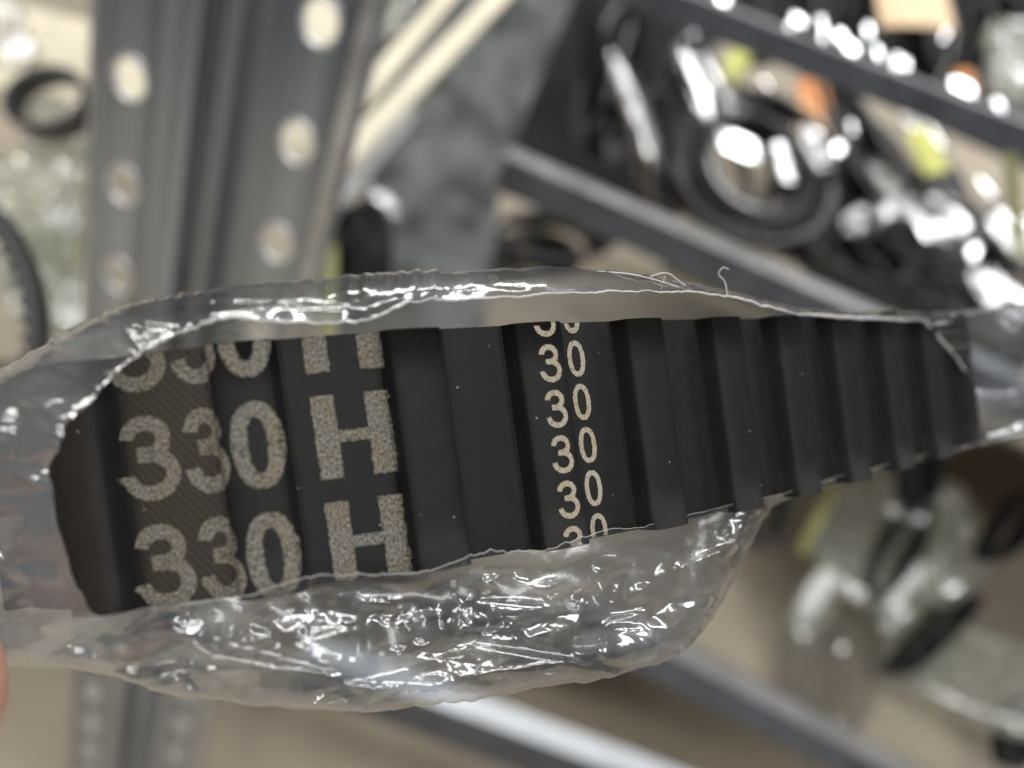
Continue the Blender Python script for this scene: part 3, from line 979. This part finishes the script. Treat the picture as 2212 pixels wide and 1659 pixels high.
# ------------------------------------------------------------------ the torn bag round the belt
pairs = [((130, 960), (-160, 900)), ((140, 920), (-60, 830)), ((190, 870), (20, 785)), ((240, 820), (100, 745)), ((285, 780), (180, 700)), ((330, 745), (260, 660)),
         ((400, 715), (350, 640)), ((480, 692), (450, 628)), ((560, 690), (600, 608)), ((690, 697), (700, 600)), ((790, 690), (800, 588)), ((880, 655), (900, 582)),
         ((1000, 643), (1000, 580)), ((1150, 637), (1150, 576)), ((1300, 632), (1300, 585)), ((1420, 628), (1430, 597)), ((1500, 632), (1510, 615)), ((1600, 650), (1600, 638)),
         ((1700, 668), (1700, 654)), ((1820, 682), (1850, 668)), ((1940, 690), (2050, 674)), ((1995, 693), (2250, 655)), ((2020, 720), (2420, 700)), ((2065, 770), (2460, 760)),
         ((2100, 825), (2460, 820)), ((2122, 880), (2450, 880)), ((2135, 945), (2400, 915)), ((2090, 962), (2212, 945)), ((2008, 978), (2060, 978)), ((1912, 1005), (1930, 1014)),
         ((1800, 1033), (1810, 1046)), ((1690, 1066), (1690, 1082)), ((1600, 1085), (1655, 1112)), ((1540, 1100), (1610, 1200)), ((1480, 1115), (1560, 1300)), ((1420, 1130), (1490, 1395)),
         ((1330, 1145), (1390, 1445)), ((1240, 1165), (1280, 1470)), ((1190, 1187), (1160, 1487)), ((1120, 1190), (1060, 1505)), ((1060, 1192), (960, 1522)), ((980, 1214), (850, 1533)),
         ((880, 1242), (720, 1538)), ((760, 1242), (580, 1527)), ((690, 1243), (470, 1512)), ((600, 1265), (380, 1505)), ((520, 1290), (300, 1480)), ((400, 1302), (190, 1448)),
         ((300, 1318), (60, 1440)), ((210, 1330), (-80, 1435)), ((180, 1300), (-180, 1400)), ((150, 1230), (-200, 1300)), ((118, 1130), (-210, 1200)), ((112, 1060), (-210, 1100)), ((108, 1010), (-200, 1000))]
pin = np.array([p[0] for p in pairs], float)
pou = np.array([p[1] for p in pairs], float)
K = len(pairs)
NT = 820
tt = np.linspace(0, K, NT, endpoint=False)
def closed_cr(a, t):
    i = np.floor(t).astype(int)
    f = (t - i)[:, None]
    p0, p1, p2, p3 = a[(i - 1) % K], a[i % K], a[(i + 1) % K], a[(i + 2) % K]
    return .5 * (2*p1 + (p2 - p0)*f + (2*p0 - 5*p1 + 4*p2 - p3)*f**2 + (3*p1 - p0 - 3*p2 + p3)*f**3)
inn, outr = closed_cr(pin, tt), closed_cr(pou, tt)
# the tear is ragged
rag = np.convolve(np.tile(rng.normal(0, 1, NT), 3), np.ones(3) / 3, 'same')[NT:2 * NT] * 3.0
rag += np.convolve(np.tile(rng.normal(0, 1, NT), 3), np.ones(17) / 17, 'same')[NT:2 * NT] * 9.0
rag *= np.where((inn[:, 0] > 1400) & (inn[:, 1] > 900), .35, 1.0)
dirv = outr - inn
ln = np.linalg.norm(dirv, axis=1, keepdims=True)
inn = inn + dirv / np.maximum(ln, 1) * rag[:, None]
bottom = sm(1030, 1200, outr[:, 1])                   # lower, baggy part
def zb(x):
    x = np.asarray(x)
    return np.where(x > 2060, 124 + (x - 2060) * .05, np.where(x < 55, 72.0 - (x - 55) * .012, zbelt(x)))
NR, NB = 64, 26
rr = np.linspace(0, 1, NR)
pts, dom, lay = [], [], []
z_in = zb(inn[:, 0]) - 3.3 - 5.0 * (1 - sm(90, 380, inn[:, 0]))
z_out = zb(outr[:, 0]) + 2.5 - .5 * bottom - 4.0 * (1 - sm(-50, 250, outr[:, 0]))
gap = np.clip(ln[:, 0] / 70, .25, 3.5)
for r in rr:
    e = math.sin(r * math.pi / 2) ** 1.0
    xy = inn + dirv * e
    z = z_in * (1 - r) + z_out * r - np.sin(math.pi * r ** (1 + .6 * bottom)) * (1.2 * gap) * (1 - .45 * bottom)
    pts.append((xy, z)); dom.append(xy + [0, 0]); lay.append(r)
ymid = ybelt(np.clip(outr[:, 0], 55, 2060))
for q in np.linspace(0, 1, NB + 1)[1:]:
    tgt = np.stack([np.clip(outr[:, 0] * .96 + 40, 0, 2200), ymid], 1)
    tgt = outr * (1 - .999) + tgt * .999
    xy = outr * (1 - q) + tgt * q
    z = z_out + 16.0 * math.sin(q * math.pi / 2) + 3 * bottom * math.sin(q * math.pi)
    pts.append((xy, z)); dom.append(xy + [3000, 0]); lay.append(1 + q)
XY = np.concatenate([p[0] for p in pts]); Zc = np.concatenate([p[1] for p in pts])
nl = len(pts)
layv = np.repeat(lay, NT)
bt = np.tile(bottom, nl)
c3 = px2cam(XY[:, 0], XY[:, 1], Zc)
# crumple: big folds low down, small ones on the upper roll
dm = np.stack([XY[:, 0] / 25.0, XY[:, 1] / 25.0], 1) + (layv[:, None] > 1) * np.array([[0., 70.]])     # about millimetres
h1 = crumple(dm, 5, 640, .58, (2.2, 1.0))
h2 = crumple(dm, 12, 5200, .55, (2.2, 1.0))
h4 = crease(dm, 9, 160, .5, 2.8)
h1 = h1 + h4 - h4.mean()
h3 = np.sin(tt * 2.3)[None, :].repeat(nl, 0).ravel() * .12
env = np.where(layv <= 1, np.clip(layv * 5, .12, 1), 1.0)
lf = np.maximum(bt, .8 * (1 - sm(80, 420, XY[:, 0])))
lf = np.maximum(lf, .6 * sm(1990, 2100, XY[:, 0]))
dz = (h1 * (.18 + .82 * lf) + h2 * (.5 + .5 * lf) + h3) * env
dz *= np.where(layv > 1, .7, 1.0)
Zc2 = Zc + dz
c3 = px2cam(XY[:, 0], XY[:, 1], Zc2)
bag = thing("torn_bag", "crumpled clear plastic bag torn open around the printed timing belt", "plastic bag", cam2world(np.array([-10., 14., 74.])))
fN = NR * NT
def strip_mesh(nm, l0, l1):
    sub = c3.reshape(nl, NT, 3)[l0:l1].reshape(-1, 3)
    n = l1 - l0
    fs = [(i * NT + j, (i + 1) * NT + j, (i + 1) * NT + (j + 1) % NT, i * NT + (j + 1) % NT) for i in range(n - 1) for j in range(NT)]
    me = mesh(nm, [cam2world(p) for p in sub], fs, True)
    at = me.attributes.new("bunch", 'FLOAT', 'POINT')       # film gathered in thick pleats near the hand
    xx = XY.reshape(nl, NT, 2)[l0:l1].reshape(-1, 2)
    at.data.foreach_set("value", (1 - sm(60, 330, xx[:, 0])).astype(np.float32))
    return me
new_obj("front_film", strip_mesh("front_film", 0, NR), M["film"], bag)
new_obj("back_film", strip_mesh("back_film", NR - 1, nl), M["film_back"], bag)
# a second, looser fold of film inside the baggy lower part
cols = np.nonzero((bottom > .35) & (inn[:, 0] > 350) & (inn[:, 0] < 1640))[0]
lo_i, hi_i = cols.min(), cols.max() + 1
NF = 40
fxy, fz = [], []
for r in np.linspace(.12, .93, NF):
    wob = 10 * np.sin(tt[lo_i:hi_i] * 1.7 + r * 5)[:, None]
    fxy.append(inn[lo_i:hi_i] + dirv[lo_i:hi_i] * r + wob * np.array([[.5, 1.]]))
    fz.append(z_in[lo_i:hi_i] * (1 - r) + z_out[lo_i:hi_i] * r + 3.2 + .8 * math.sin(r * 9))
fxy = np.concatenate(fxy); fz = np.concatenate(fz)
fd = fxy / 25.0
fz = fz + crumple(fd, 33, 420, .62, (1.3, 1.6)) + crumple(fd, 34, 1800, .50, (1.2, 1.5))
nc = hi_i - lo_i
new_obj("inner_fold", mesh("inner_fold", [cam2world(p) for p in px2cam(fxy[:, 0], fxy[:, 1], fz)],
        [(i * nc + j, (i + 1) * nc + j, (i + 1) * nc + j + 1, i * nc + j + 1) for i in range(NF - 1) for j in range(nc - 1)], True), M["film"], bag)
# pale rolled rim along the tear
edge = c3.reshape(nl, NT, 3)[0]
rimw = .015 + .16 * rng.random(NT)
rimw = np.convolve(np.tile(rimw, 3), np.ones(9) / 9, 'same')[NT:2 * NT]
rimw *= 1 + 1.1 * sm(1450, 1700, inn[:, 0]) * (inn[:, 1] < 760) * 1.0
rimw *= np.where(inn[:, 0] < 330, .12 + .5 * (inn[:, 1] < 800), 1.0)
rimw *= np.where((inn[:, 1] > 800) & (inn[:, 0] > 250), .3 - .16 * sm(1200, 1500, inn[:, 0]), 1.0)
tang = np.roll(edge, -2, 0) - np.roll(edge, 2, 0)
tang /= np.linalg.norm(tang, axis=1, keepdims=True)
b1 = np.cross(tang, np.array([0, 0, 1.0])); b1 /= np.linalg.norm(b1, axis=1, keepdims=True)
b2 = np.cross(tang, b1)
rv = []
for k in range(7):
    a = 2 * math.pi * k / 7
    rv.append(edge + (b1 * math.cos(a) + b2 * math.sin(a)) * rimw[:, None])
rv = np.stack(rv, 1).reshape(-1, 3)
new_obj("torn_edge", mesh("torn_edge", [cam2world(p) for p in rv], grid_faces(NT, 7, True, True), True), M["rim"], bag)
# loose strands pulled out of the tear
def strand(path, r):
    p = px2cam(np.array([q[0] for q in path], float), np.array([q[1] for q in path], float), np.array([q[2] for q in path], float))
    n = len(p)
    f = np.linspace(0, n - 1, 24)
    p = np.stack([spline(list(zip(range(n), p[:, i])), f) for i in range(3)], 1)
    t = np.gradient(p, axis=0)
    t /= np.linalg.norm(t, axis=1, keepdims=True)
    a = np.cross(t, np.array([0, 0, 1.0])); a /= np.linalg.norm(a, axis=1, keepdims=True)
    b = np.cross(t, a)
    v = np.stack([p + (a * math.cos(k) + b * math.sin(k)) * r for k in np.linspace(0, 2 * math.pi, 6, endpoint=False)], 1).reshape(-1, 3)
    new_obj("loose_strand", mesh("loose_strand", [cam2world(q) for q in v], grid_faces(24, 6, False, True), True), M["rim"], bag)
strand([(1572, 645, 87), (1566, 610, 87), (1552, 592, 87), (1562, 578, 87), (1574, 582, 87)], .07)
strand([(1405, 597, 83), (1440, 590, 83), (1470, 610, 84), (1500, 632, 85)], .09)
strand([(1437, 596, 83), (1430, 615, 83), (1428, 632, 83)], .07)
strand([(1290, 586, 81), (1360, 592, 81), (1420, 606, 82), (1490, 628, 84)], .08)

# ------------------------------------------------------------------ the hand that holds the bag
def skin_mat():
    m, nt, N, L, bs = mat_base("skin")
    nz = N.new("ShaderNodeTexNoise")
    nz.inputs["Scale"].default_value = 180
    rp = N.new("ShaderNodeValToRGB")
    rp.color_ramp.elements[0].color = (.42, .20, .14, 1)
    rp.color_ramp.elements[1].color = (.58, .32, .23, 1)
    tc = N.new("ShaderNodeTexCoord")
    L.new(tc.outputs["Object"], nz.inputs["Vector"])
    L.new(nz.outputs["Fac"], rp.inputs["Fac"])
    L.new(rp.outputs["Color"], bs.inputs["Base Color"])
    bs.inputs["Roughness"].default_value = .5
    bs.inputs["Subsurface Weight"].default_value = .15
    bs.inputs["Subsurface Scale"].default_value = .004
    return m
hv = [((-175, 110, 122), 26), ((-150, 92, 116), 27), ((-128, 72, 110), 20),                      # wrist, heel, palm
      ((-112, 70, 92), 13), ((-98, 54, 70), 11), ((-78, 38, 58), 9.5), ((-56, 26, 55), 9), ((-35.5, 18.5, 56.5), 8.2),   # thumb
      ((-112, 34, 92), 12), ((-96, 20, 97), 9), ((-78, 13, 95), 8.3), ((-66, 12, 91), 7),     # index
      ((-114, 48, 98), 12), ((-96, 38, 106), 9), ((-78, 32, 105), 8.3), ((-65, 30, 100), 7),  # middle
      ((-118, 62, 100), 12), ((-100, 55, 108), 8.6), ((-84, 50, 107), 8), ((-73, 48, 103), 6.8),   # ring
      ((-124, 76, 100), 11), ((-108, 71, 106), 7.6), ((-95, 67, 106), 7), ((-86, 64, 103), 6)]      # little
he = [(0, 1), (1, 2), (1, 3), (3, 4), (4, 5), (5, 6), (6, 7)]
for b0 in (8, 12, 16, 20):
    he += [(2, b0), (b0, b0 + 1), (b0 + 1, b0 + 2), (b0 + 2, b0 + 3)]
hm = bpy.data.meshes.new("hand")
hm.from_pydata([tuple(cam2world(np.array(v[0], float) + np.array([0., 0., 0.] if 3 <= i <= 7 else [-34., 8., 14.]))) for i, v in enumerate(hv)], he, [])
hand = new_obj("hand", hm, skin_mat())
md = hand.modifiers.new("skin", 'SKIN')
md.use_smooth_shade = True
for i, v in enumerate(hv):
    hm.skin_vertices[0].data[i].radius = (v[1] * MM, v[1] * MM)
hm.skin_vertices[0].data[0].use_root = True
sd = hand.modifiers.new("smooth", 'SUBSURF')
sd.levels = sd.render_levels = 2
tag(hand, "bare hand with its thumb pinching the end of the clear bag", "hand")
